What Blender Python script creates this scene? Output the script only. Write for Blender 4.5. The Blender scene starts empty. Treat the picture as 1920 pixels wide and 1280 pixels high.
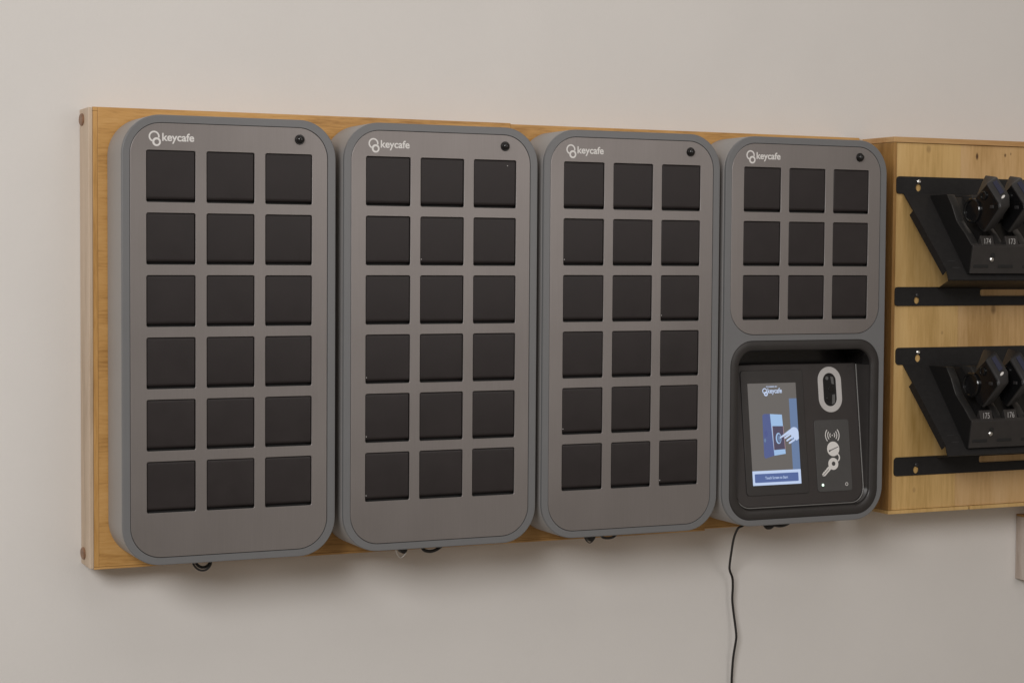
import bpy, bmesh, math, random
from mathutils import Vector, Matrix
random.seed(4)
PI = math.pi
scene = bpy.context.scene
col = scene.collection

# ------------------------------------------------------------------ camera
cam_d = bpy.data.cameras.new('camera'); cam = bpy.data.objects.new('camera', cam_d); col.objects.link(cam)
yaw, pitch, roll = math.radians(24.93759), math.radians(-2.59706), math.radians(0.38751)
fw = Vector((math.sin(yaw)*math.cos(pitch), math.cos(yaw)*math.cos(pitch), math.sin(pitch)))
rt = Vector((math.cos(yaw), -math.sin(yaw), 0)); up = rt.cross(fw)
rt, up = rt*math.cos(roll)+up*math.sin(roll), up*math.cos(roll)-rt*math.sin(roll)
M = Matrix((rt, up, -fw)).transposed().to_4x4()
M.translation = Vector((-0.70782, -2.85598, -0.15895))
cam.matrix_world = M
cam_d.sensor_width = 36; cam_d.lens = 3521.555/1920*36
cam_d.clip_start = 0.05; cam_d.clip_end = 60
scene.camera = cam

# ------------------------------------------------------------------ light
w = bpy.data.worlds.new('World'); scene.world = w; w.use_nodes = True
bg = w.node_tree.nodes['Background']; bg.inputs[0].default_value = (1.0, 0.86, 0.70, 1); bg.inputs[1].default_value = 0.17
def area(name, loc, target, sx, sy, power, color):
    d = bpy.data.lights.new(name, 'AREA'); d.shape = 'RECTANGLE'; d.size = sx; d.size_y = sy; d.energy = power; d.color = color
    o = bpy.data.objects.new(name, d); col.objects.link(o); o.location = loc
    o.rotation_euler = (Vector(target)-Vector(loc)).to_track_quat('-Z', 'Y').to_euler()
    return o
area('key_lamp', (-3.10, -4.20, 1.70), (0.55, 0.1, -0.25), 2.1, 1.8, 184, (1.0, 0.99, 0.985))
area('ceiling_lamp', (0.5, -2.0, 2.4), (0.7, 0.1, 0.0), 2.4, 1.4, 15, (1.0, 0.97, 0.94))
area('reflection_fill', (1.85, -3.2, 0.40), (0.8, 0.0, -0.3), 1.7, 1.7, 15, (1.0, 0.95, 0.93))  # unseen light, added to brighten the reflections in the face panels
scene.view_settings.view_transform = 'Standard'; scene.view_settings.look = 'None'
scene.view_settings.exposure = 0; scene.view_settings.gamma = 1

# ------------------------------------------------------------------ materials
def mat(name, base, rough=0.5, metal=0.0, spec=0.5):
    m = bpy.data.materials.new(name); m.use_nodes = True
    b = m.node_tree.nodes['Principled BSDF']
    b.inputs['Base Color'].default_value = (*base, 1); b.inputs['Roughness'].default_value = rough
    b.inputs['Metallic'].default_value = metal; b.inputs['Specular IOR Level'].default_value = spec
    return m
def N(m, t, **kw):
    n = m.node_tree.nodes.new(t)
    for k, v in kw.items():
        if k in n.inputs: n.inputs[k].default_value = v
        else: setattr(n, k, v)
    return n
def L(m, a, b): m.node_tree.links.new(a, b)
def bsdf(m): return m.node_tree.nodes['Principled BSDF']
def ramp(m, stops):
    r = N(m, 'ShaderNodeValToRGB'); e = r.color_ramp.elements
    while len(e) < len(stops): e.new(0.5)
    for i, (p, c) in enumerate(stops): e[i].position = p; e[i].color = (*c, 1)
    return r
def coords(m, scale, kind='Object'):
    tc = N(m, 'ShaderNodeTexCoord'); mp = N(m, 'ShaderNodeMapping'); mp.inputs['Scale'].default_value = scale
    L(m, tc.outputs[kind], mp.inputs['Vector']); return mp.outputs['Vector']
def bump(m, height, strength, dist):
    b = N(m, 'ShaderNodeBump', Strength=strength, Distance=dist); L(m, height, b.inputs['Height'])
    L(m, b.outputs['Normal'], bsdf(m).inputs['Normal'])
def speckle(m, base, amt, scale, bumpd=0.0, rough=None):
    """slight mottling of colour and gloss"""
    v = coords(m, scale); n = N(m, 'ShaderNodeTexNoise', Scale=1.0, Detail=5.0, Roughness=0.6); L(m, v, n.inputs['Vector'])
    lo = tuple(c*(1-amt) for c in base); hi = tuple(c*(1+amt) for c in base)
    r = ramp(m, [(0.3, lo), (0.7, hi)]); L(m, n.outputs['Fac'], r.inputs['Fac']); L(m, r.outputs['Color'], bsdf(m).inputs['Base Color'])
    if bumpd: bump(m, n.outputs['Fac'], 0.5, bumpd)
    if rough:
        mr = N(m, 'ShaderNodeMapRange'); mr.inputs['To Min'].default_value = rough[0]; mr.inputs['To Max'].default_value = rough[1]
        L(m, n.outputs['Fac'], mr.inputs['Value']); L(m, mr.outputs['Result'], bsdf(m).inputs['Roughness'])
    return m
def wood(name, dark, mid, light, axis, fine=1.0, rough=0.45, knots=(), blotch=0.16, pores=0.28):
    m = mat(name, mid, rough)
    s = {'X': (2.2, 22, 22), 'Z': (22, 22, 2.0), 'Y': (22, 2.2, 22)}[axis]
    v = coords(m, tuple(c*fine for c in s))
    n1 = N(m, 'ShaderNodeTexNoise', Scale=1.0, Detail=4.0, Roughness=0.55, Distortion=0.6); L(m, v, n1.inputs['Vector'])
    v2 = coords(m, tuple(c*9*fine for c in s))
    n2 = N(m, 'ShaderNodeTexNoise', Scale=1.0, Detail=3.0, Roughness=0.6); L(m, v2, n2.inputs['Vector'])
    v3 = coords(m, (4, 4, 4)); n3 = N(m, 'ShaderNodeTexNoise', Scale=1.0, Detail=2.0); L(m, v3, n3.inputs['Vector'])
    a = N(m, 'ShaderNodeMath', operation='MULTIPLY'); a.inputs[1].default_value = 1.0-blotch-pores; L(m, n1.outputs['Fac'], a.inputs[0])
    b = N(m, 'ShaderNodeMath', operation='MULTIPLY_ADD'); b.inputs[1].default_value = pores; L(m, n2.outputs['Fac'], b.inputs[0]); L(m, a.outputs[0], b.inputs[2])
    c = N(m, 'ShaderNodeMath', operation='MULTIPLY_ADD'); c.inputs[1].default_value = blotch; L(m, n3.outputs['Fac'], c.inputs[0]); L(m, b.outputs[0], c.inputs[2])
    r = ramp(m, [(0.36, dark), (0.5, mid), (0.66, light)]); L(m, c.outputs[0], r.inputs['Fac'])
    out = r.outputs['Color']
    if knots:
        # knots: soft dark ellipses where the boards have them (x, z, half width, half height, depth of tone)
        for kx, kz, rx, rz, st in knots:
            g = N(m, 'ShaderNodeNewGeometry')
            mp = N(m, 'ShaderNodeMapping', vector_type='POINT'); mp.inputs['Location'].default_value = (-kx/rx, 0, -kz/rz); mp.inputs['Scale'].default_value = (1/rx, 0, 1/rz)
            L(m, g.outputs['Position'], mp.inputs['Vector'])
            ln = N(m, 'ShaderNodeVectorMath', operation='LENGTH'); L(m, mp.outputs['Vector'], ln.inputs[0])
            mr = N(m, 'ShaderNodeMapRange', interpolation_type='SMOOTHSTEP'); mr.inputs['From Min'].default_value = 0.35; mr.inputs['From Max'].default_value = 1.25
            mr.inputs['To Min'].default_value = st; mr.inputs['To Max'].default_value = 0.0; L(m, ln.outputs['Value'], mr.inputs['Value'])
            mx = N(m, 'ShaderNodeMix', data_type='RGBA'); L(m, mr.outputs['Result'], mx.inputs['Factor'])
            L(m, out, mx.inputs[6]); mx.inputs[7].default_value = (0.09, 0.042, 0.014, 1); out = mx.outputs[2]
    L(m, out, bsdf(m).inputs['Base Color'])
    bump(m, n2.outputs['Fac'], 0.25, 0.0006)
    return m
def emit(name, c, s=1.0, rough=0.35):
    m = mat(name, (0.01, 0.01, 0.01), rough); b = bsdf(m)
    b.inputs['Emission Color'].default_value = (*c, 1); b.inputs['Emission Strength'].default_value = s
    return m
def srgb(r, g, b):
    f = lambda v: ((v/255+0.055)/1.055)**2.4 if v > 10 else v/255/12.92
    return (f(r), f(g), f(b))

M_wall = speckle(mat('wall_paint', (0.712, 0.687, 0.659), 0.75, spec=0.25), (0.712, 0.687, 0.659), 0.016, (5, 5, 5))
_v = coords(M_wall, (260, 260, 260)); _n = N(M_wall, 'ShaderNodeTexNoise', Scale=1.0, Detail=3.0); L(M_wall, _v, _n.inputs['Vector']); bump(M_wall, _n.outputs['Fac'], 0.22, 0.0012)
M_oak = wood('oak_veneer', (0.34, 0.165, 0.042), (0.555, 0.30, 0.092), (0.65, 0.385, 0.145), 'X', fine=1.5, pores=0.36, blotch=0.2)
M_oak_v = wood('oak_edge', (0.40, 0.29, 0.19), (0.56, 0.43, 0.31), (0.63, 0.50, 0.38), 'Z')
M_oak_z = wood('oak_stile', (0.38, 0.19, 0.052), (0.555, 0.30, 0.092), (0.65, 0.385, 0.145), 'Z', fine=1.4, pores=0.36)
M_plug = wood('wood_plug', (0.16, 0.08, 0.04), (0.25, 0.13, 0.07), (0.33, 0.18, 0.1), 'Y')
KN = [(1.521, 0.0494, 0.006, 0.008, 0.35), (1.6365, 0.039, 0.0035, 0.0075, 1.0), (1.7045, 0.043, 0.003, 0.004, 0.8), (1.7180, 0.046, 0.002, 0.003, 0.6), (1.6827, -0.256, 0.007, 0.010, 0.55), (1.56, -0.30, 0.003, 0.004, 0.3), (1.83, -0.15, 0.006, 0.009, 0.6), (1.50, -0.60, 0.004, 0.006, 0.3)]
M_pine = wood('pine_ply', (0.45, 0.275, 0.085), (0.63, 0.405, 0.158), (0.71, 0.485, 0.21), 'Z', fine=0.8, knots=KN, blotch=0.34)
M_pine2 = wood('pine_ply_pink', (0.45, 0.265, 0.095), (0.61, 0.385, 0.172), (0.68, 0.455, 0.235), 'Z', fine=0.8, knots=KN, blotch=0.34)
M_pine_x = wood('pine_edge', (0.36, 0.17, 0.06), (0.48, 0.26, 0.10), (0.58, 0.36, 0.16), 'X')
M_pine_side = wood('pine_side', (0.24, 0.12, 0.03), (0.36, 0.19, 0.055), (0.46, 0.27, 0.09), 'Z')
M_white_wood = wood('whitewashed_wood', (0.36, 0.29, 0.24), (0.48, 0.41, 0.36), (0.58, 0.52, 0.47), 'Z', fine=2.0)
M_grey = speckle(mat('grey_casing', (0.163, 0.164, 0.168), 0.5), (0.163, 0.164, 0.168), 0.03, (9, 9, 9), rough=(0.30, 0.40))
M_shell = speckle(mat('shell_lit_grey', (0.315, 0.302, 0.294), 0.5), (0.315, 0.302, 0.294), 0.03, (9, 9, 9), rough=(0.45, 0.55))  # lighter than the frame, partly to carry the light falling on the sides
M_panel = mat('brushed_panel', (0.27, 0.245, 0.23), 0.40, 0.60)
_v = coords(M_panel, (900, 900, 12)); _n = N(M_panel, 'ShaderNodeTexNoise', Scale=1.0, Detail=3.0); L(M_panel, _v, _n.inputs['Vector'])
_v2 = coords(M_panel, (5, 5, 4)); _n2 = N(M_panel, 'ShaderNodeTexNoise', Scale=1.0, Detail=3.0); L(M_panel, _v2, _n2.inputs['Vector'])
_m = N(M_panel, 'ShaderNodeMath', operation='MULTIPLY_ADD'); _m.inputs[1].default_value = 0.35; L(M_panel, _n.outputs['Fac'], _m.inputs[0]); L(M_panel, _n2.outputs['Fac'], _m.inputs[2])
_r = ramp(M_panel, [(0.4, (0.230, 0.210, 0.202)), (0.95, (0.285, 0.262, 0.253))]); L(M_panel, _m.outputs[0], _r.inputs['Fac']); L(M_panel, _r.outputs['Color'], bsdf(M_panel).inputs['Base Color'])
M_door = mat('dark_door', (0.026, 0.0210, 0.0212), 0.42, 0.0, 0.36)
_oi = N(M_door, 'ShaderNodeObjectInfo'); _tc = N(M_door, 'ShaderNodeTexCoord')
_of = N(M_door, 'ShaderNodeVectorMath', operation='MULTIPLY_ADD'); _of.inputs[1].default_value = (22, 22, 22)
_sc = N(M_door, 'ShaderNodeMath', operation='MULTIPLY'); _sc.inputs[1].default_value = 60.0; L(M_door, _oi.outputs['Random'], _sc.inputs[0])
L(M_door, _tc.outputs['Object'], _of.inputs[0]); L(M_door, _sc.outputs[0], _of.inputs[2])
_n = N(M_door, 'ShaderNodeTexNoise', Scale=1.0, Detail=6.0, Roughness=0.62); L(M_door, _of.outputs[0], _n.inputs['Vector'])
_r = ramp(M_door, [(0.30, (0.0225, 0.0182, 0.0184)), (0.72, (0.0290, 0.0236, 0.0238))]); L(M_door, _n.outputs['Fac'], _r.inputs['Fac']); L(M_door, _r.outputs['Color'], bsdf(M_door).inputs['Base Color'])
_mr = N(M_door, 'ShaderNodeMapRange'); _mr.inputs['To Min'].default_value = 0.37; _mr.inputs['To Max'].default_value = 0.52; L(M_door, _n.outputs['Fac'], _mr.inputs['Value']); L(M_door, _mr.outputs['Result'], bsdf(M_door).inputs['Roughness'])
M_black = speckle(mat('black_plastic', (0.018, 0.017, 0.017), 0.4), (0.018, 0.017, 0.017), 0.12, (30, 30, 30), rough=(0.34, 0.5))
M_dock_shade = mat('dock_shade_black', (0.010, 0.0095, 0.0095), 0.35)  # darker black that puts the dock's shaded side into the colour
M_fin2 = mat('fin_grey', (0.022, 0.021, 0.0205), 0.30)
M_gloss = mat('gloss_black', (0.012, 0.011, 0.011), 0.18)
M_lip_glint = mat('lip_glint_grey', (0.17, 0.165, 0.16), 0.25)  # pale grey stands in for the highlight along the console edge
M_void = mat('dark_gap', (0.008, 0.008, 0.008), 0.7)
M_white = speckle(mat('white_print', (0.74, 0.72, 0.70), 0.5), (0.74, 0.72, 0.70), 0.02, (60, 60, 60))
M_bezel = speckle(mat('bezel_black', (0.030, 0.027, 0.026), 0.38), (0.030, 0.027, 0.026), 0.08, (25, 25, 25), rough=(0.32, 0.44))
M_console = speckle(mat('console_black', (0.032, 0.027, 0.026), 0.45), (0.032, 0.027, 0.026), 0.08, (25, 25, 25))
M_pad = speckle(mat('reader_grey', (0.063, 0.061, 0.060), 0.5), (0.063, 0.061, 0.060), 0.05, (40, 40, 40))
M_rack = speckle(mat('powder_coat', (0.017, 0.016, 0.016), 0.55, 0.0, 0.3), (0.017, 0.016, 0.016), 0.15, (120, 120, 120), bumpd=0.0002)
M_dev = speckle(mat('device_grey', (0.028, 0.027, 0.028), 0.36), (0.028, 0.027, 0.028), 0.1, (60, 60, 60), rough=(0.35, 0.5))
M_devside = mat('device_black', (0.007, 0.007, 0.0075), 0.14)
M_blue = mat('blue_glass', (0.034, 0.037, 0.066), 0.15)
M_tag = speckle(mat('tag_print', (0.40, 0.39, 0.38), 0.5), (0.40, 0.39, 0.38), 0.05, (90, 90, 90))
M_cover = speckle(mat('cover_black', (0.030, 0.027, 0.026), 0.45), (0.030, 0.027, 0.026), 0.12, (60, 60, 60))
M_steel = mat('steel', (0.75, 0.74, 0.72), 0.3, 1.0)
M_rubber = mat('rubber_cable', (0.010, 0.008, 0.007), 0.5)
M_lens = mat('lens_glass', (0.015, 0.015, 0.016), 0.08)
M_lensgrey = mat('lens_grey', (0.12, 0.12, 0.12), 0.25)
E_bg = emit('screen_background', srgb(97, 93, 90))
E_white = emit('screen_white', srgb(186, 202, 232))
E_blue = emit('screen_blue', srgb(76, 88, 136))
E_pale = emit('screen_pale_blue', srgb(152, 184, 222))
E_door = emit('screen_door_blue', srgb(98, 120, 156))
E_navy = emit('screen_navy', srgb(72, 82, 134))
E_dark = emit('screen_dark', srgb(72, 66, 88))
E_button = emit('screen_button', srgb(78, 98, 150))
E_led = emit('status_led', (0.75, 1.0, 0.8), 1.6)
E_pink = emit('screen_outline', srgb(170, 140, 150))

# ------------------------------------------------------------------ helpers
def link(name, me, m=None, parent=None, loc=None, smooth=None):
    if m is not None:
        for mm in (m if isinstance(m, (list, tuple)) else [m]): me.materials.append(mm)
    o = bpy.data.objects.new(name, me); col.objects.link(o)
    if parent: o.parent = parent
    if loc: o.location = loc
    if smooth is not None:
        for p in me.polygons: p.use_smooth = True
        try: me.set_sharp_from_angle(angle=math.radians(smooth))
        except Exception: pass
    return o
def thing(name, label, cat, loc=(0, 0, 0), group=None):
    o = bpy.data.objects.new(name, None); o.empty_display_size = 0.03; col.objects.link(o); o.location = loc
    o['label'] = label; o['category'] = cat
    if group: o['group'] = group
    return o
def bm_mesh(bm, name='m'):
    bmesh.ops.recalc_face_normals(bm, faces=bm.faces[:]) if bm.faces else None
    me = bpy.data.meshes.new(name); bm.to_mesh(me); bm.free(); return me
def rr(x0, x1, z0, z1, r, n=10):
    pts = []
    for cx, cz, a0 in ((x1-r, z1-r, 0), (x0+r, z1-r, 90), (x0+r, z0+r, 180), (x1-r, z0+r, 270)):
        for i in range(n+1):
            a = math.radians(a0+90*i/n); pts.append((cx+r*math.cos(a), cz+r*math.sin(a)))
    return pts
def circ(cx, cz, r, n=28, a0=0, rz=None):
    return [(cx+r*math.cos(a0+2*PI*i/n), cz+(rz or r)*math.sin(a0+2*PI*i/n)) for i in range(n)]
def arc_band(cx, cz, r0, r1, a0, a1, n=12):
    A = [math.radians(a0+(a1-a0)*i/n) for i in range(n+1)]
    return [(cx+r1*math.cos(a), cz+r1*math.sin(a)) for a in A]+[(cx+r0*math.cos(a), cz+r0*math.sin(a)) for a in reversed(A)]
def flat_mesh(polys, y=0.0, thick=0.002, bevel=0.0, slope=None):
    """closed 2-D outlines (x, z), holes inside them, as a plate whose front is at y and faces -Y"""
    cu = bpy.data.curves.new('c', 'CURVE'); cu.dimensions = '2D'; cu.fill_mode = 'BOTH'
    cu.extrude = max(thick/2-bevel, 0.00001); cu.bevel_depth = bevel; cu.bevel_resolution = 1; cu.offset = -bevel if bevel else 0
    for p in polys:
        s = cu.splines.new('POLY'); s.points.add(len(p)-1); s.use_cyclic_u = True
        for i, (x, z) in enumerate(p): s.points[i].co = (x, z, 0, 1)
    o = bpy.data.objects.new('c', cu); me = bpy.data.meshes.new_from_object(o)
    top = cu.extrude+bevel
    for v in me.vertices:
        x, zz, h = v.co; yy = y+(top-h)
        if slope: yy += slope[0]+slope[1]*(zz-slope[2])
        v.co = (x, yy, zz)
    bpy.data.objects.remove(o); bpy.data.curves.remove(cu)
    return me
def flat(name, polys, m, parent=None, y=0.0, thick=0.002, bevel=0.0, slope=None):
    me = flat_mesh(polys, y, thick, bevel, slope); me.materials.clear()
    return link(name, me, m, parent)
def text(name, s, x0, x1, z0, z1, m, parent, y=0.0, thick=0.0002, bold=0.0, slope=None, shear=0.0):
    cu = bpy.data.curves.new('t', 'FONT'); cu.body = s; cu.size = 1; cu.offset = bold; cu.extrude = 0.01; cu.shear = shear; cu.space_character = 1.0
    o = bpy.data.objects.new('t', cu); me = bpy.data.meshes.new_from_object(o)
    xs = [v.co.x for v in me.vertices]; ys = [v.co.y for v in me.vertices]
    ax, bx, ay, by = min(xs), max(xs), min(ys), max(ys)
    for v in me.vertices:
        X = x0+(v.co.x-ax)/(bx-ax)*(x1-x0); Z = z0+(v.co.y-ay)/(by-ay)*(z1-z0); Y = y+(0.01-v.co.z)/0.02*thick
        if slope: Y += slope[0]+slope[1]*(Z-slope[2])
        v.co = (X, Y, Z)
    bpy.data.objects.remove(o); bpy.data.curves.remove(cu)
    me.materials.clear()
    return link(name, me, m, parent)
def loft_bm(bm, loops, cap0=True, cap1=True):
    """loops: lists of 3-D points of equal length"""
    vs = [[bm.verts.new(p) for p in lp] for lp in loops]; n = len(vs[0])
    for a, b in zip(vs, vs[1:]):
        for i in range(n): bm.faces.new((a[i], a[(i+1) % n], b[(i+1) % n], b[i]))
    if cap0: bm.faces.new(vs[0])
    if cap1: bm.faces.new(vs[-1])
def loft(loops, cap0=True, cap1=True):
    bm = bmesh.new(); loft_bm(bm, loops, cap0, cap1); return bm_mesh(bm)
def join(meshes):
    bm = bmesh.new()
    for me in meshes: bm.from_mesh(me); bpy.data.meshes.remove(me)
    me = bpy.data.meshes.new('m'); bm.to_mesh(me); bm.free(); me.materials.clear(); return me
def box_mesh(x0, x1, y0, y1, z0, z1, bev=0.0008):
    bm = bmesh.new(); bmesh.ops.create_cube(bm, size=1)
    for v in bm.verts: v.co = ((x0+x1)/2+v.co.x*(x1-x0), (y0+y1)/2+v.co.y*(y1-y0), (z0+z1)/2+v.co.z*(z1-z0))
    if bev: bmesh.ops.bevel(bm, geom=bm.edges[:], offset=bev, segments=2, affect='EDGES', profile=0.5)
    return bm_mesh(bm)
def box(name, x0, x1, y0, y1, z0, z1, m, parent=None, bev=0.0008):
    return link(name, box_mesh(x0, x1, y0, y1, z0, z1, bev), m, parent)
def catmull(P, k=8):
    P = [Vector(p) for p in P]; out = []
    for i in range(len(P)-1):
        p0, p1, p2, p3 = P[max(i-1, 0)], P[i], P[i+1], P[min(i+2, len(P)-1)]
        for j in range(k):
            t = j/k
            out.append(0.5*((2*p1)+(p2-p0)*t+(2*p0-5*p1+4*p2-p3)*t*t+(3*p1-p0-3*p2+p3)*t**3))
    return out+[P[-1]]
def tube_mesh(pts, r, sides=10):
    pts = [Vector(p) for p in pts]; loops = []; prev = None
    for i, p in enumerate(pts):
        t = (pts[min(i+1, len(pts)-1)]-pts[max(i-1, 0)]).normalized()
        if prev is None: a = t.orthogonal().normalized()
        else: a = (prev-t*prev.dot(t)).normalized()
        prev = a; b = t.cross(a)
        loops.append([p+(a*math.cos(2*PI*j/sides)+b*math.sin(2*PI*j/sides))*r for j in range(sides)])
    return loft(loops)
def lathe_y(prof, cx, cz, n=28):
    """profile [(radius, y)] turned about the Y axis through (cx, cz); last point may be radius 0"""
    return loft([[(cx+max(r, 1e-5)*math.cos(2*PI*i/n), y, cz+max(r, 1e-5)*math.sin(2*PI*i/n)) for i in range(n)] for r, y in prof], True, True)
def owner(root):
    """part-maker for a thing: meshes are given in world space and stored relative to the thing"""
    sh = Matrix.Translation(-Vector(root.location))
    def part(name, me, m, smooth=None, parent=None):
        me.transform(sh); return link(name, me, m, parent or root, smooth=smooth)
    return part
def copy_tree(o, parent=None):
    c = o.copy(); col.objects.link(c)
    if parent: c.parent = parent
    for ch in list(o.children): copy_tree(ch, c)
    return c

# ------------------------------------------------------------------ wall
WALL_Y = 0.165
wl = box('wall', -3.0, 5.0, WALL_Y, WALL_Y+0.12, -2.2, 2.6, M_wall, None, 0); wl['kind'] = 'structure'

# ------------------------------------------------------------------ oak mounting board
BF = 0.10                                             # its front
board = thing('mounting_board', 'long honey-coloured wooden backboard that carries the four grey cabinets', 'backboard', (0.66, WALL_Y, -0.6585))
bpart = owner(board)
bpart('front_panel', box_mesh(-0.0520, 0.6618, BF+0.0008, BF+0.013, -0.655, 0.0703, 0.0006), M_oak)
bpart('front_panel', box_mesh(0.6622, 1.389, BF+0.0012, BF+0.013, -0.6524, 0.0685, 0.0006), M_oak)
bpart('front_stile', box_mesh(-0.0600, -0.0522, BF+0.0002, BF+0.0130, -0.6550, 0.0640, 0.0006), M_oak_z)
bpart('side_board', box_mesh(-0.0668, -0.0603, BF, WALL_Y-0.0005, -0.6572, 0.0695, 0.0010), M_oak_v)
bpart('side_board', box_mesh(1.3893, 1.398, BF+0.004, WALL_Y-0.0005, -0.6572, 0.067, 0.0010), M_oak_v)
bpart('front_rail', box_mesh(-0.0600, -0.0522, BF+0.0006, BF+0.0130, 0.0643, 0.0703, 0.0005), M_oak)
bpart('top_board', box_mesh(-0.0600, 1.389, BF+0.0135, WALL_Y-0.001, 0.058, 0.0675, 0.0006), M_oak)
bpart('bottom_rail', box_mesh(0.6622, 1.060, BF+0.0014, BF+0.0130, -0.6552, -0.6526, 0.0004), M_oak)
bpart('bottom_board', box_mesh(-0.0600, 1.060, BF+0.0010, WALL_Y-0.001, -0.659, -0.6554, 0.0006), M_oak)
bpart('bottom_board', box_mesh(1.0605, 1.389, BF+0.0016, WALL_Y-0.001, -0.6556, -0.6528, 0.0006), M_oak)
for z in (0.0525, -0.6385):
    me = loft([[(x, 0.1450+1.5*r*math.cos(2*PI*i/16), z+1.0*r*math.sin(2*PI*i/16)) for i in range(16)] for x, r in ((-0.064, 0.0098), (-0.0685, 0.0098), (-0.0698, 0.0082))])
    bpart('plug', me, M_plug)

# ------------------------------------------------------------------ key cabinets
PX, PZ, DW, DH = 0.095, 0.09606, 0.0771, 0.0795
OL, OR_, OT, OB, ORAD = -0.0382, 0.3073, 0.0546, -0.6418, 0.061
IL, IR, IT, IB, IRAD = -0.0262, 0.2937, 0.0427, -0.6300, 0.049
DEPTH = 0.0997
def door_mesh():
    prof = [(0.0088, 0), (0.0034, 0), (0.0022, -0.0006), (0.0016, -0.0020), (0.0015, -0.004)]
    r = 0.0060; zb = -(DH-0.0038)
    for i in range(7):
        a = PI/2*i/6; prof.append((0.0015+r*(1-math.cos(a)), zb+r*(1-math.sin(a))))
    prof.append((0.0088, zb))
    g = 0.0006; w = DW-2*g
    loops = []
    for x, dy in ((g, 0.0011), (g+0.0012, 0), (g+w-0.0012, 0), (g+w, 0.0011)):
        loops.append([(x, min(y+dy, 0.0088), z-g) for y, z in prof])
    return loft(loops)
DOOR = door_mesh(); DOOR.materials.append(M_door)
for p in DOOR.polygons: p.use_smooth = True
DOOR.set_sharp_from_angle(angle=math.radians(35))
KNOB = lathe_y([(0.0080, 0.0005), (0.0080, -0.0012), (0.0072, -0.0022), (0.0066, -0.0022), (0.0064, -0.0040), (0.0054, -0.0062), (0.0036, -0.0076), (0.0016, -0.0082), (0, -0.0083)], 0, 0)
KNOB.materials.append(M_gloss)
for p in KNOB.polygons: p.use_smooth = True
KNOB.set_sharp_from_angle(angle=math.radians(40))

def casing(holes):
    def lp(seq): return [[(x, y, z) for x, z in rr(OL+o, OR_-o, OB+o, OT-o, ORAD-o, 14)] for o, y in seq]
    shell = loft(lp(((0.004, DEPTH), (0, DEPTH-0.004), (0, 0.0072), (0.0006, 0.0066))), True, False)
    rim = loft(lp(((0.0008, 0.0068), (0.0001, 0.0060), (0.0001, 0.0016), (0.0004, 0.0008), (0.0009, 0.00025), (0.0017, 0.0))), False, False)
    plate = flat_mesh([rr(OL+0.0017, OR_-0.0017, OB+0.0017, OT-0.0017, ORAD-0.0017, 14)]+holes, 0.0, 0.004, 0.0)
    return shell, join([rim, plate])
def add_casing(root, holes):
    a, b = casing(holes)
    link('casing', a, M_shell, root, smooth=30); link('front_frame', b, M_grey, root, smooth=30)
def face_and_doors(root, rows, zbot, rad_b):
    outer = rr(IL+0.0008, IR-0.0008, zbot+0.0008, IT-0.0008, IRAD, 14)
    holes = [rr(c*PX, c*PX+DW, -r*PZ-DH, -r*PZ, 0.0028, 4) for r in range(rows) for c in range(3)]
    fp = flat('face_panel', [outer]+holes, M_panel, root, 0.0002, 0.0030, 0.0006)
    gap = rr(IL-0.002, IR+0.002, zbot-0.002, IT+0.002, IRAD+0.002, 8)
    flat('back_plate', [gap], M_void, root, 0.0095, 0.002)
    for r in range(rows):
        for c in range(3):
            o = bpy.data.objects.new('door', DOOR); col.objects.link(o); o.parent = root
            o.location = (c*PX+random.uniform(-.0002, .0002), random.uniform(-0.0002, 0.0003), -r*PZ)
            o.rotation_euler = (random.uniform(-.003, .003), 0, random.uniform(-.004, .004))
    k = bpy.data.objects.new('knob', KNOB); col.objects.link(k); k.parent = root; k.location = (0.2463, 0.0, 0.0232)
    # printed emblem and lettering
    flat('emblem', [arc_band(0.0122, 0.0208, 0.0061, 0.0086, -13, 246, 30)], M_white, fp, -0.0001, 0.0002)
    flat('emblem', [circ(0.0160, 0.0127, 0.0068, 28), circ(0.0162, 0.0125, 0.0037, 20)], M_white, fp, -0.0001, 0.0002)
    text('lettering', 'keycafe', 0.0247, 0.0750, 0.0104, 0.0266, M_white, fp, -0.0001, 0.0002, 0.022)
    return fp
def loop_part(root, pts, r, m, name='cable_loop'):
    me = tube_mesh(catmull(pts, 8), r, 8); return link(name, me, m, root, smooth=60)

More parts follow.
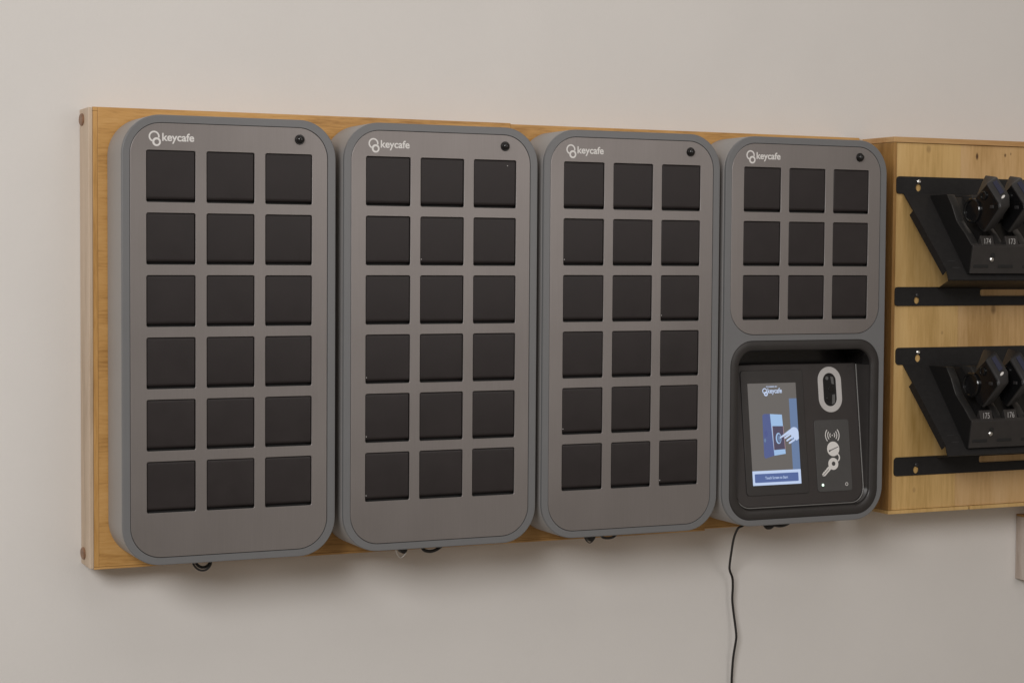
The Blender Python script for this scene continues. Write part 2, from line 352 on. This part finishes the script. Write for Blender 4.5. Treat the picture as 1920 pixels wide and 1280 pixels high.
CX = [0.0, 0.3589, 0.7156, 1.07252]; CZ = [0.0, 0.0005, 0.0015, 0.0021]
def speck(root, row, colm, top=False):  # white dots put in for the small glints of light on some doors
    x = colm*PX+(DW-0.016 if top else 0.0017); z = -row*PZ-(0.009 if top else DH-0.0100)
    flat('light_dot', [circ(x, z, 0.00065, 10)], M_white, root, 0.0004, 0.0008)
SPECKS = {1: [(1, 1), (4, 0), (5, 0), (3, 0)], 2: [(1, 0), (4, 0), (5, 2), (2, 2)]}
GRP = 'grey key cabinets in a row on the backboard'
LAB = ['grey key cabinet of eighteen dark doors at the left end of the board',
       'grey key cabinet, second from the left, with a steel ring below its bottom edge',
       'grey key cabinet of eighteen dark doors standing right beside the cabinet with the touchscreen',
       'grey key cabinet with nine dark doors above a black recess holding a lit touchscreen']
first = None
for i in range(3):
    root = thing('key_cabinet', LAB[i], 'key cabinet', (CX[i], 0, CZ[i]), GRP)
    if first is None:
        add_casing(root, [rr(IL, IR, IB, IT, IRAD+0.0008, 14)]); first = root
        face_and_doors(root, 6, IB, IRAD)
    else:
        for ch in first.children:
            if ch.name.startswith('cable') or ch.name.startswith('steel'): continue
            c = copy_tree(ch, root)
            if ch.name.startswith('door'):
                c.location = (ch.location.x+random.uniform(-.0002, .0002), random.uniform(-0.0002, 0.0003), ch.location.z)
                c.rotation_euler = (random.uniform(-.003, .003), 0, random.uniform(-.004, .004))
    for sp in SPECKS.get(i, []): speck(root, *sp)
    if i == 1: speck(root, 0, 2, True)
    ZB = OB-0.0005
    if i == 0:
        loop_part(root, [(0.083, 0.045, ZB+0.004), (0.0855, 0.043, ZB-0.009), (0.0935, 0.04, ZB-0.0172), (0.1035, 0.038, ZB-0.0175), (0.111, 0.037, ZB-0.0100), (0.1135, 0.036, ZB+0.004)], 0.0017, M_dev)
        loop_part(root, [(0.0885, 0.050, ZB+0.004), (0.0905, 0.048, ZB-0.007), (0.097, 0.046, ZB-0.0135), (0.1055, 0.044, ZB-0.0135), (0.112, 0.042, ZB-0.0065), (0.1145, 0.041, ZB+0.004)], 0.0024, M_rubber)
    if i == 1:
        x = 0.4375-CX[1]
        loop_part(root, [(x-0.0095, 0.040, ZB+0.003), (x-0.0085, 0.040, ZB-0.008), (x-0.002, 0.040, ZB-0.0185), (x+0.005, 0.041, ZB-0.0165), (x+0.0105, 0.042, ZB-0.008), (x+0.011, 0.043, ZB+0.003)], 0.0010, M_steel, 'steel_ring')
        me = lathe_y([(0.0065, 0.040), (0.0065, 0.052)], x+0.005, ZB-0.0065, 16); link('cable_gland', me, M_rubber, root, smooth=40)
        x = 0.4905-CX[1]
        loop_part(root, [(x-0.017, 0.042, ZB+0.002), (x-0.012, 0.041, ZB-0.0085), (x-0.001, 0.04, ZB-0.0120), (x+0.010, 0.039, ZB-0.0095), (x+0.020, 0.038, ZB-0.003), (x+0.024, 0.037, ZB+0.004)], 0.0028, M_rubber)
    if i == 2:
        x = 0.7905-CX[2]
        loop_part(root, [(x-0.011, 0.040, ZB+0.003), (x-0.009, 0.040, ZB-0.008), (x-0.002, 0.040, ZB-0.0155), (x+0.004, 0.041, ZB-0.0155), (x+0.0115, 0.042, ZB-0.008), (x+0.012, 0.043, ZB+0.003)], 0.0010, M_dev)
        me = lathe_y([(0.0072, 0.040), (0.0072, 0.052)], x+0.0035, ZB-0.0072, 16); link('cable_gland', me, M_rubber, root, smooth=40)
        x = 0.8275-CX[2]
        loop_part(root, [(x-0.018, 0.042, ZB+0.002), (x-0.011, 0.041, ZB-0.0078), (x, 0.04, ZB-0.0100), (x+0.011, 0.039, ZB-0.0075), (x+0.02, 0.038, ZB+0.002)], 0.0022, M_dev)

# --- the cabinet with the touchscreen
k4 = thing('key_cabinet', LAB[3], 'key cabinet', (CX[3], 0, CZ[3]), GRP)
PB = -0.2988                                          # bottom of its face panel
RL, RR, RT, RB, RRAD = -0.0244, 0.2955, -0.3088, -0.6310, 0.046   # the black recess
add_casing(k4, [rr(IL, IR, PB, IT, IRAD+0.0008, 14), rr(RL, RR, RB, RT, RRAD, 14)])
face_and_doors(k4, 3, PB, IRAD)
lp = []
for off, y in ((-0.001, 0.003), (0.0004, 0.0006), (0.0012, -0.0006), (0.0030, -0.0012), (0.0150, -0.0010), (0.0166, -0.0003), (0.0178, 0.0012), (0.0184, 0.0035)):
    lp.append([(x, y, z) for x, z in rr(RL+off, RR-off, RB+off, RT-off, max(RRAD-off*0.9, 0.012), 14)])
link('recess_surround', loft(lp, False, False), M_bezel, k4, smooth=35)
lp = []
for off, y in ((0.0185, 0.0034), (0.0192, 0.080)):
    lp.append([(x, y, z) for x, z in rr(RL+off, RR-off, RB+off, RT-off, RRAD-off*0.9, 14)])
link('recess_interior', loft(lp, False, True), M_gloss, k4, smooth=35)
SL = (0.01, 0.131, -0.5646)                           # the console leans: y = 0.01 + 0.131 (z + 0.5646)
con_l, con_r = RL+0.0195, RR-0.0270
cz0, cz1 = -0.6085, -0.3545
def on(x, z, h=0.0): return (x, SL[0]+SL[1]*(z-SL[2])-h, z)
def console_outline(off=0.0, n=8):
    x0, x1, z0, z1 = con_l-off, con_r+off, cz0-off, cz1
    pts = [(x1, z1), (x0, z1)]
    for cx, cz, a0 in ((x0+0.028, z0+0.028, 180), (x1-0.028, z0+0.028, 270)):
        pts += [(cx+0.028*math.cos(math.radians(a0+90*i/n)), cz+0.028*math.sin(math.radians(a0+90*i/n))) for i in range(n+1)]
    return pts
con = flat('console', [console_outline()], M_console, k4, 0.0, 0.012, 0.0010, SL)
# raised lip along the bottom and the right of the console, and the moulded wall outside it
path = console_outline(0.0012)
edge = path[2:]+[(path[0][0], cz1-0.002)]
link('console_lip', tube_mesh([on(x, z, 0.0006) for x, z in edge], 0.0012, 8), M_lip_glint, con, smooth=60)
outer = []
io = 0.0189; rad = RRAD-0.0185*0.9
for cx, cz, a0 in ((RL+io+rad, RB+io+rad, 180), (RR-io-rad, RB+io+rad, 270)):
    outer += [(cx+rad*math.cos(math.radians(a0+90*i/8)), cz+rad*math.sin(math.radians(a0+90*i/8))) for i in range(9)]
outer += [(RR-io, cz1-0.002)]
bm = bmesh.new()
A_ = [bm.verts.new(on(x, z, -0.0020)) for x, z in edge]; B_ = [bm.verts.new((x, 0.0034, z)) for x, z in outer]; C_ = [bm.verts.new((x, 0.078, z)) for x, z in outer]; D_ = [bm.verts.new((x, 0.078, z)) for x, z in edge]
for P_, Q_ in ((A_, B_), (B_, C_), (C_, D_), (D_, A_)):
    for i in range(len(P_)-1): bm.faces.new((P_[i], P_[i+1], Q_[i+1], Q_[i]))
bm.faces.new((A_[0], B_[0], C_[0], D_[0])); bm.faces.new((A_[-1], B_[-1], C_[-1], D_[-1]))
link('recess_wall', bm_mesh(bm), M_bezel, k4, smooth=40)
sb = flat('screen_surround', [rr(0.0172, 0.1500, -0.5878, -0.3645, 0.006, 6)], M_bezel, con, -0.0022, 0.0022, 0.0006, SL)
def scr(name, polys, m, parent, lvl): return flat(name, polys, m, parent, -0.0023-0.00012*lvl, 0.0001, 0, SL)
sc = scr('screen', [[(0.0306, -0.5700), (0.1336, -0.5700), (0.1336, -0.3878), (0.0306, -0.3878)]], E_bg, sb, 1)
def icon(name, polys, m, lvl): return scr(name, polys, m, sc, lvl)
text('lettering', 'POWERED BY', 0.0700, 0.0937, -0.3954, -0.3930, E_white, sc, -0.0026, 0.0001, 0.02, SL)
icon('emblem', [circ(0.0664, -0.4015, 0.0050, 24), circ(0.0664, -0.4015, 0.0033, 24)], E_white, 2)
icon('emblem', [circ(0.0686, -0.4068, 0.0042, 20), circ(0.0686, -0.4068, 0.0018, 20)], E_white, 3)
text('lettering', 'keycafe', 0.0728, 0.1030, -0.4088, -0.3968, E_white, sc, -0.0026, 0.0001, 0.02, SL)
icon('picture', [[(0.1172, -0.5441), (0.1335, -0.5441), (0.1335, -0.4163), (0.1172, -0.4163)]], E_door, 2)
icon('picture', [[(0.0585, -0.4455), (0.0620, -0.4427), (0.0747, -0.4430), (0.0793, -0.5179), (0.0600, -0.5225), (0.0575, -0.5190)]], E_blue, 2)
icon('picture', [[(0.0747, -0.4432), (0.1000, -0.4449), (0.1036, -0.5154), (0.0793, -0.5179)]], E_pale, 3)
icon('picture', [[(0.0781, -0.4649), (0.1014, -0.4656), (0.1033, -0.5070), (0.0791, -0.5079)]], E_dark, 4)
icon('picture', [circ(0.0640, -0.478, 0.0038, 14, rz=0.006), ], E_navy, 3)
icon('picture', [circ(0.0612, -0.490, 0.0022, 12, rz=0.0035)], E_door, 3)
icon('picture', [[(0.0781, -0.4649), (0.0787, -0.4649), (0.0797, -0.5079), (0.0791, -0.5079)]], E_pink, 5)
icon('picture', [[(0.1008, -0.4656), (0.1016, -0.4656), (0.1036, -0.5070), (0.1027, -0.5070)]], E_pink, 5)
icon('picture', [circ(0.0900, -0.4872, 0.0060, 22, rz=0.0100), circ(0.0910, -0.4872, 0.0042, 20, rz=0.0078)], E_pale, 5)
icon('picture', [circ(0.0915, -0.4872, 0.0032, 18, rz=0.0062)], E_door, 5)
# pointing hand
icon('picture', [[(0.0921, -0.4880), (0.0930, -0.4852), (0.1120, -0.4738), (0.1165, -0.4712), (0.1200, -0.4688), (0.1245, -0.4680), (0.1290, -0.4692), (0.1320, -0.4725), (0.1334, -0.4770), (0.1335, -0.4890), (0.1290, -0.4925), (0.1240, -0.4900), (0.1215, -0.4860), (0.1185, -0.4900), (0.1175, -0.4830), (0.1150, -0.4790)]], E_white, 6)
for (x0, z0, x1, z1) in ((0.1035, -0.4870, 0.1165, -0.4800), (0.1075, -0.4920, 0.1180, -0.4862), (0.1125, -0.4965, 0.1245, -0.4905)):
    dx, dz = x1-x0, z1-z0; l = math.hypot(dx, dz); nx, nz = -dz/l*0.0017, dx/l*0.0017
    icon('picture', [[(x0+nx, z0+nz), (x0-dx/l*0.0016, z0-dz/l*0.0016), (x0-nx, z0-nz), (x1-nx, z1-nz), (x1+nx, z1+nz)]], E_white, 7)
icon('picture', [[(0.0306, -0.5700), (0.1336, -0.5700), (0.1336, -0.5441), (0.0306, -0.5441)]], E_white, 3)
icon('button', [rr(0.0350, 0.1280, -0.5650, -0.5494, 0.0015, 3)], E_button, 4)
text('lettering', 'Touch Screen to Start', 0.0568, 0.1052, -0.5593, -0.5545, E_white, sc, -0.0031, 0.0001, 0.01, SL)
# camera window
M_ring = speckle(mat('ring_grey', (0.52, 0.50, 0.49), 0.4), (0.52, 0.50, 0.49), 0.03, (60, 60, 60))
flat('camera_ring', [rr(0.1836, 0.2346, -0.4440, -0.3605, 0.02545, 12), rr(0.1945, 0.2232, -0.4329, -0.3722, 0.01430, 12)], M_ring, con, -0.0012, 0.0014, 0.0004, SL)
cw = flat('camera_window', [rr(0.1943, 0.2234, -0.4331, -0.3720, 0.01440, 12)], M_lens, con, -0.0002, 0.0005, 0, SL)
flat('lens', [circ(0.2118, -0.4015, 0.0062, 22)], M_gloss, cw, -0.0011, 0.0008, 0.0003, SL)
flat('lens', [circ(0.2060, -0.4185, 0.0050, 20)], M_gloss, cw, -0.0011, 0.0008, 0.0003, SL)
flat('sensor', [[(0.2120, -0.3785), (0.2180, -0.3800), (0.2190, -0.3930), (0.2135, -0.3920)]], M_lensgrey, cw, -0.0004, 0.0002, 0, SL)
flat('sensor', [circ(0.2040, -0.3815, 0.0034, 16)], M_lensgrey, cw, -0.0004, 0.0002, 0, SL)
flat('sensor', [[(0.2140, -0.4120), (0.2200, -0.4110), (0.2190, -0.4270), (0.2120, -0.4300)]], M_lensgrey, cw, -0.0004, 0.0002, 0, SL)
# card and key-fob reader
pad = flat('reader_pad', [rr(0.1695, 0.2455, -0.5875, -0.4574, 0.0055, 6)], M_pad, con, -0.0014, 0.0016, 0.0005, SL)
def pr(name, polys, m=M_white, lvl=1): return flat(name, polys, m, pad, -0.0014-0.00012*lvl, 0.0001, 0, SL)
wc = (0.2076, -0.4858)
pr('wave_symbol', [circ(*wc, 0.0012, 12)]+[arc_band(*wc, r, r+0.0017, a-42, a+42) for r in (0.0045, 0.0092, 0.0142) for a in (0, 180)])
pr('fob_symbol', [circ(0.2078, -0.5106, 0.0134, 30)])
pr('fob_symbol', [[(0.1985, -0.5128), (0.2000, -0.5145), (0.2190, -0.5078), (0.2185, -0.5066), (0.2010, -0.5124)], circ(0.1998, -0.5140, 0.0018, 12)], M_pad, 2)
pr('fob_symbol', [arc_band(0.2130, -0.5265, 0.0060, 0.0086, -60, 100)], M_white, 2)
pr('key_symbol', [circ(0.2060, -0.5377, 0.0110, 28), circ(0.2066, -0.5374, 0.0040, 18)], M_white, 3)
a = math.atan2(-0.5587+0.5377, 0.1813-0.2060); ux, uz = math.cos(a), math.sin(a); nx, nz = -uz, ux
def kp(s, t): return (0.2060+ux*s+nx*t, -0.5377+uz*s+nz*t)
pr('key_symbol', [[kp(0.009, 0.0036), kp(0.029, 0.0036), kp(0.0325, 0.0005), kp(0.031, -0.0036), kp(0.028, -0.0030), kp(0.0265, -0.0044), kp(0.024, -0.0028), kp(0.022, -0.0044), kp(0.0195, -0.0028), kp(0.017, -0.0040), kp(0.009, -0.0036)]], M_white, 4)
pr('key_symbol', [[kp(0.014, 0.0006), kp(0.031, 0.0006), kp(0.031, -0.0004), kp(0.014, -0.0004)]], M_pad, 5)
pr('status_light', [circ(0.1808, -0.5752, 0.0025, 16)], E_led, 1)
pr('status_light', [circ(0.2330, -0.5755, 0.0032, 18), circ(0.2330, -0.5755, 0.0022, 18)], M_white, 1)
# cable bundle under it
ZB = OB-0.0005; x = 1.150-CX[3]
loop_part(k4, [(x-0.001, 0.045, ZB+0.003), (x+0.004, 0.042, ZB-0.0085), (x+0.011, 0.04, ZB-0.0100), (x+0.020, 0.04, ZB-0.006), (x+0.034, 0.041, ZB-0.008), (x+0.05, 0.042, ZB-0.005), (x+0.062, 0.043, ZB+0.003)], 0.0038, M_rubber)
me = lathe_y([(0.0055, 0.036), (0.0055, 0.046)], x+0.008, ZB-0.0065, 14); link('cable_gland', me, M_rubber, k4, smooth=40)

# ------------------------------------------------------------------ power cord
cp = [(1.115, 0.046, -0.637), (1.1091, 0.05, -0.6457), (1.1054, 0.06, -0.6518), (1.1095, 0.08, -0.6719), (1.1227, 0.11, -0.7042), (1.1347, 0.135, -0.7337), (1.14, 0.142, -0.7451), (1.1485, 0.147, -0.7591), (1.1515, 0.15, -0.7774), (1.1519, 0.152, -0.8005), (1.1546, 0.152, -0.8235), (1.1575, 0.1505, -0.8463), (1.1592, 0.148, -0.8687), (1.1588, 0.149, -0.8816), (1.1558, 0.152, -0.9098), (1.1545, 0.154, -0.9406), (1.1549, 0.1555, -0.9663), (1.1569, 0.156, -1.03), (1.1589, 0.157, -1.15), (1.1599, 0.158, -1.4)]
cord = link('power_cord', tube_mesh(catmull(cp, 6), 0.0022, 10), M_rubber, smooth=60)
cord['label'] = 'thin black power cord hanging down the wall from the touchscreen cabinet'; cord['category'] = 'cord'

# ------------------------------------------------------------------ plywood box on the right
PF = 0.060
pb = thing('plywood_box', 'shallow plywood wall box on the right that carries the two black charging racks', 'wall box', (1.69, WALL_Y, -0.6435))
ppart = owner(pb)
XR = 1.98
ppart('front_panel', box_mesh(1.4462, 1.5972, PF+0.003, PF+0.014, -0.6362, 0.0600, 0.0004), M_pine)
ppart('front_panel', box_mesh(1.5978, XR-0.008, PF+0.0036, PF+0.014, -0.6362, 0.0600, 0.0004), M_pine2)
ppart('side_board', box_mesh(1.4386, 1.4458, PF, WALL_Y-0.0006, -0.6364, 0.0600, 0.0008), M_pine_side)
ppart('side_board', box_mesh(XR-0.0075, XR, PF, WALL_Y-0.0006, -0.6364, 0.0600, 0.0008), M_pine_side)
ppart('top_board', box_mesh(1.4380, XR+0.0006, PF-0.0008, WALL_Y-0.0004, 0.0604, 0.0706, 0.0008), M_pine_x)
ppart('bottom_board', box_mesh(1.4380, 1.6272, PF-0.0010, WALL_Y-0.0004, -0.6436, -0.6368, 0.0007), M_pine)
ppart('bottom_board', box_mesh(1.6330, XR+0.0006, PF-0.0006, WALL_Y-0.0004, -0.6438, -0.6368, 0.0007), M_pine)

# ------------------------------------------------------------------ charging racks
def make_rack(label):
    root = thing('charging_rack', label, 'charging rack', (1.4448, 0.0625, -0.2479), 'black charging racks on the plywood box')
    part = owner(root)
    X0, X1, Y = 1.4446, 1.86, 0.0588
    def key_hole(x, z): return circ(x, z, 0.0062, 18, rz=0.0072)
    up_f = flat_mesh([rr(X0, X1, -0.0362, -0.0035, 0.0075, 5), key_hole(1.4958, -0.0240)], Y, 0.0022, 0.0004)
    lo_f = flat_mesh([rr(X0, X1, -0.2480, -0.2122, 0.0070, 5), key_hole(1.4958, -0.2372), rr(1.646, 1.80, -0.2295, -0.2170, 0.004, 4)], Y, 0.0022, 0.0004)
    def s(z): return Y-0.78*(-0.0355-z)
    # sloping plate, its folded left edge and the return under it
    T = 0.0022
    def plate(pts):
        bm = bmesh.new(); a = [bm.verts.new(p) for p in pts]; b = [bm.verts.new((p[0], p[1]+T, p[2]-T*0.6)) for p in pts]
        bm.faces.new(a); bm.faces.new(b[::-1])
        for i in range(len(a)): j = (i+1) % len(a); bm.faces.new((a[i], b[i], b[j], a[j]))
        return bm_mesh(bm)
    z1, z2, z3 = -0.0355, -0.0675, -0.1970
    slope_p = plate([(1.4621, s(z1), z1), (1.4660, s(z2), z2), (1.4775, s(-0.1800), -0.1800), (1.4720, s(z3), z3), (X1-0.02, s(z3), z3), (X1-0.02, s(z1), z1)])
    fold = plate([(1.4660, s(z2), z2), (1.4775, s(-0.1800), -0.1800), (1.4775, s(-0.180)+0.010, -0.1878), (1.4660, s(z2)+0.010, z2-0.0078)])
    ret = plate([(1.4720, s(z3)-0.0004, z3-0.0003), (X1-0.02, s(z3)-0.0004, z3-0.0003), (X1-0.02, Y+0.0002, -0.2140), (1.5450, Y+0.0002, -0.2140)])
    part('rack_frame', join([up_f, lo_f, slope_p, fold, ret]), M_rack)
    slots = join([box_mesh(x, x+0.016, s(z)-0.0004, s(z)+0.001, z-0.0005, z+0.0005, 0) for x, z in ((1.490, -0.1625), (1.4935, -0.1745))])
    part('vent_slot', slots, M_dev)
    for x, z, m in ((1.4962, -0.0128, M_steel), (1.4970, -0.2277, M_dev)):
        me = lathe_y([(0.0042, Y+0.0005), (0.0042, Y-0.0012), (0.0030, Y-0.0024), (0.0016, Y-0.0026), (0.0014, Y-0.0016), (0, Y-0.0016)], x, z, 18)
        part('screw', me, m, 40)
    return root
def make_cradle(label, numbers):
    root = thing('charging_cradle', label, 'charging dock', (1.5201, -0.06, -0.186), 'charging docks on the racks')
    part = owner(root)
    XA, BW, FWD, nb = 1.5201, 0.0570, 0.0178, 4
    XE = XA+BW*nb+FWD
    off = 0.0016
    def s(z): return 0.0588-0.78*(-0.0355-z)-off
    def prism(prof, x0, x1, bev=0.0008):
        bm = bmesh.new(); loft_bm(bm, [[(x0, y, z) for y, z in prof], [(x1, y, z) for y, z in prof]])
        bmesh.ops.recalc_face_normals(bm, faces=bm.faces[:])
        if bev: bmesh.ops.bevel(bm, geom=bm.edges[:], offset=bev, segments=2, affect='EDGES', profile=0.5)
        return bm_mesh(bm)
    base = [(s(-0.040), -0.040), (0.030, -0.0415), (-0.010, -0.080), (-0.044, -0.128), (-0.058, -0.1285), (-0.0600, -0.1290), (-0.0722, -0.1338), (-0.0640, -0.1845), (-0.0610, -0.1858), (s(-0.1858), -0.1858)]
    fin = [(s(-0.0385), -0.0385), (0.0038, -0.0379), (-0.0110, -0.0590), (-0.0214, -0.0798), (-0.0265, -0.0885), (-0.0356, -0.0973), (-0.0510, -0.1110), (-0.0700, -0.1318), (-0.0735, -0.1345), (-0.0652, -0.1850), (s(-0.1857), -0.1857)]
    part('dock_body', prism(base, XA+0.0004, XE-0.0004, 0.0006), M_dock_shade)
    cov = [(-0.0700, -0.1300), (-0.0725, -0.1318), (-0.0752, -0.1350), (-0.0670, -0.1852), (-0.0630, -0.1852)]
    part('front_cover', prism(cov, XA+0.0002, XE-0.0002, 0.0008), M_cover)
    for k in range(nb+1): part('fin', prism(fin, XA+BW*k, XA+BW*k+FWD, 0.0014), M_fin2, 50)
    part('end_shade', prism([(y*0.985+0.0006, z) for y, z in fin], XA-0.0006, XA-0.0001, 0), M_dock_shade)  # thin black sheet standing in for shade on the dock's left end
    for k in range(nb):
        x0 = XA+BW*k+FWD+0.0040
        tab = [(-0.060, -0.128), (-0.0655, -0.1155), (-0.0672, -0.1152), (-0.0736, -0.1335), (-0.0732, -0.1420), (-0.066, -0.142)]
        t = part('number_tab', prism(tab, x0, x0+0.0285, 0.0006), M_cover)
        if numbers[k]:
            # lettering leans with the face of the tab
            b = (0.0736-0.0672)/(0.1335-0.1152)
            tx = text('lettering', numbers[k], x0+0.0062, x0+0.0225, -0.1302, -0.1200, M_tag, t, -0.0002, 0.0001, 0.0, (-0.0736, b, -0.1335), 0.28)
            tx.data.transform(Matrix.Translation(-Vector(root.location)))
        xs = XA+BW*k+0.0060
        part('slot', box_mesh(xs, xs+0.0335, -0.0701, -0.060, -0.1742, -0.1688, 0.0004), M_void)
    z = -0.1590; me = lathe_y([(0.0048, -0.060), (0.0048, -0.0734)], XA+0.0475, z+0.0075, 16); part('screw_recess', me, M_void)
    me = lathe_y([(0.0044, -0.066), (0.0044, -0.0728), (0.0030, -0.0742), (0, -0.0744)], XA+0.0455, z, 16); part('screw', me, M_steel, 40)
    return root
LP = [(-0.0849, -0.018), (-0.1224, -0.0569), (-0.1244, -0.0648), (-0.078, -0.1105), (-0.0597, -0.0998), (-0.0436, -0.0737), (-0.0533, -0.0437)]
RP = [(-0.0767, -0.0056), (-0.1122, -0.0409), (-0.1142, -0.0611), (-0.0728, -0.1008), (-0.0477, -0.0882), (-0.0315, -0.0556), (-0.0405, -0.0010)]
def make_device(label):
    x0, x1 = 1.5410, 1.5720
    root = thing('hand_scanner', label, 'scanner', (1.5565, -0.075, -0.110), 'black scanners in the charging docks')
    part = owner(root)
    bm = bmesh.new(); loft_bm(bm, [[(x0, y, z) for y, z in LP], [(x1, y, z) for y, z in RP]])
    bmesh.ops.recalc_face_normals(bm, faces=bm.faces[:])
    bmesh.ops.bevel(bm, geom=bm.edges[:], offset=0.0034, segments=3, affect='EDGES', profile=0.5)
    part('housing', bm_mesh(bm), M_dev, smooth=40)
    # side plate, strap wheel and trigger on the left face
    cy = sum(p[0] for p in LP)/7; cz = sum(p[1] for p in LP)/7
    side = [(cy+(p[0]-cy)*0.93, cz+(p[1]-cz)*0.93) for p in LP]
    bm = bmesh.new(); loft_bm(bm, [[(x0+0.0004, y, z) for y, z in side], [(x0-0.0012, cy+(y-cy)*0.97, cz+(z-cz)*0.97) for y, z in side]])
    sp = part('side_plate', bm_mesh(bm), M_devside)
    def wheel(cy, cz, prof, n=28):
        return loft([[(x, cy+max(r, 1e-5)*math.cos(2*PI*i/n), cz+max(r, 1e-5)*math.sin(2*PI*i/n)) for i in range(n)] for r, x in prof])
    part('strap_wheel', wheel(-0.0475, -0.0690, [(0.0235, x0-0.0005), (0.0235, x0-0.0045), (0.0222, x0-0.0058), (0.0195, x0-0.0058), (0.0180, x0-0.0045), (0.0178, x0-0.0030), (0, x0-0.0030)]), M_devside, smooth=40)
    part('lens', wheel(-0.0790, -0.0420, [(0.0085, x0-0.0008), (0.0085, x0-0.0035), (0.0072, x0-0.0042), (0.0058, x0-0.0042), (0.0050, x0-0.0025), (0, x0-0.0022)], 22), M_devside, smooth=40)
    part('trigger', box_mesh(x0-0.0030, x0, -0.107, -0.097, -0.0660, -0.0600, 0.001), M_dev)
    # blue window on the sloping top and the white indicator at its foot
    A, B, B2, A2 = [Vector(p) for p in ((x0, *LP[0]), (x0, *LP[1]), (x1, *RP[1]), (x1, *RP[0]))]
    nrm = (B-A).cross(A2-A).normalized()
    if nrm.y > 0: nrm = -nrm
    def P(u, v, h): return (A*(1-u)*(1-v)+B*u*(1-v)+B2*u*v+A2*(1-u)*v)+nrm*h
    bm = bmesh.new(); loft_bm(bm, [[P(u, v, h) for u, v in ((0.12, 0.38), (0.74, 0.38), (0.74, 0.72), (0.12, 0.72))] for h in (-0.001, 0.0012)])
    part('window', bm_mesh(bm), M_blue)
    bm = bmesh.new(); loft_bm(bm, [[P(0.88+0.05*math.cos(t*PI/6), 0.45+0.16*math.sin(t*PI/6), h) for t in range(12)] for h in (-0.001, 0.0014)])
    part('light_dot', bm_mesh(bm), M_white)
    return root
def place(o, d, label=None):
    o.location = Vector(o.location)+Vector(d)
    if label: o['label'] = label
    return o
LOW = (0.0063, 0.002, -0.3238)
r1 = make_rack('upper black metal charging rack on the plywood box, holding docks 174 and 173')
r2 = place(copy_tree(r1), LOW, 'lower black metal charging rack on the plywood box, holding docks 175 and 176')
d1 = make_cradle('upper black charging dock with slots numbered 174 and 173', ['174', '173', '172', '171'])
d2 = place(make_cradle('lower black charging dock with slots numbered 175 and 176', ['175', '176', '177', '178']), LOW)
s1 = make_device('black scanner with blue window in dock slot 174 of the upper rack')
place(copy_tree(s1), (0.0570, 0, 0), 'black scanner in dock slot 173 of the upper rack, cut by the picture edge')
place(copy_tree(s1), LOW, 'black scanner with blue window in dock slot 175 of the lower rack')
place(copy_tree(s1), (LOW[0]+0.0570, LOW[1], LOW[2]), 'black scanner in dock slot 176 of the lower rack, cut by the picture edge')

# ------------------------------------------------------------------ whitewashed wooden box at the right edge
wb = thing('whitewashed_box', 'pale whitewashed wooden box on the wall below the plywood box, at the right edge', 'wooden box', (1.95, WALL_Y, -0.808))
wpart = owner(wb)
wpart('side_board', box_mesh(1.8330, 1.8425, 0.1262, WALL_Y-0.0006, -0.8080, -0.6800, 0.0006), M_white_wood)
wpart('front_panel', box_mesh(1.8440, 2.10, 0.1275, 0.1375, -0.7600, -0.6810, 0.0004), M_white_wood)
wpart('bottom_board', box_mesh(1.8428, 2.10, 0.1262, WALL_Y-0.001, -0.8080, -0.7616, 0.0006), M_white_wood)
wpart('top_board', box_mesh(1.8330, 2.10, 0.1255, WALL_Y-0.0008, -0.6797, -0.6760, 0.0005), M_pine_side)
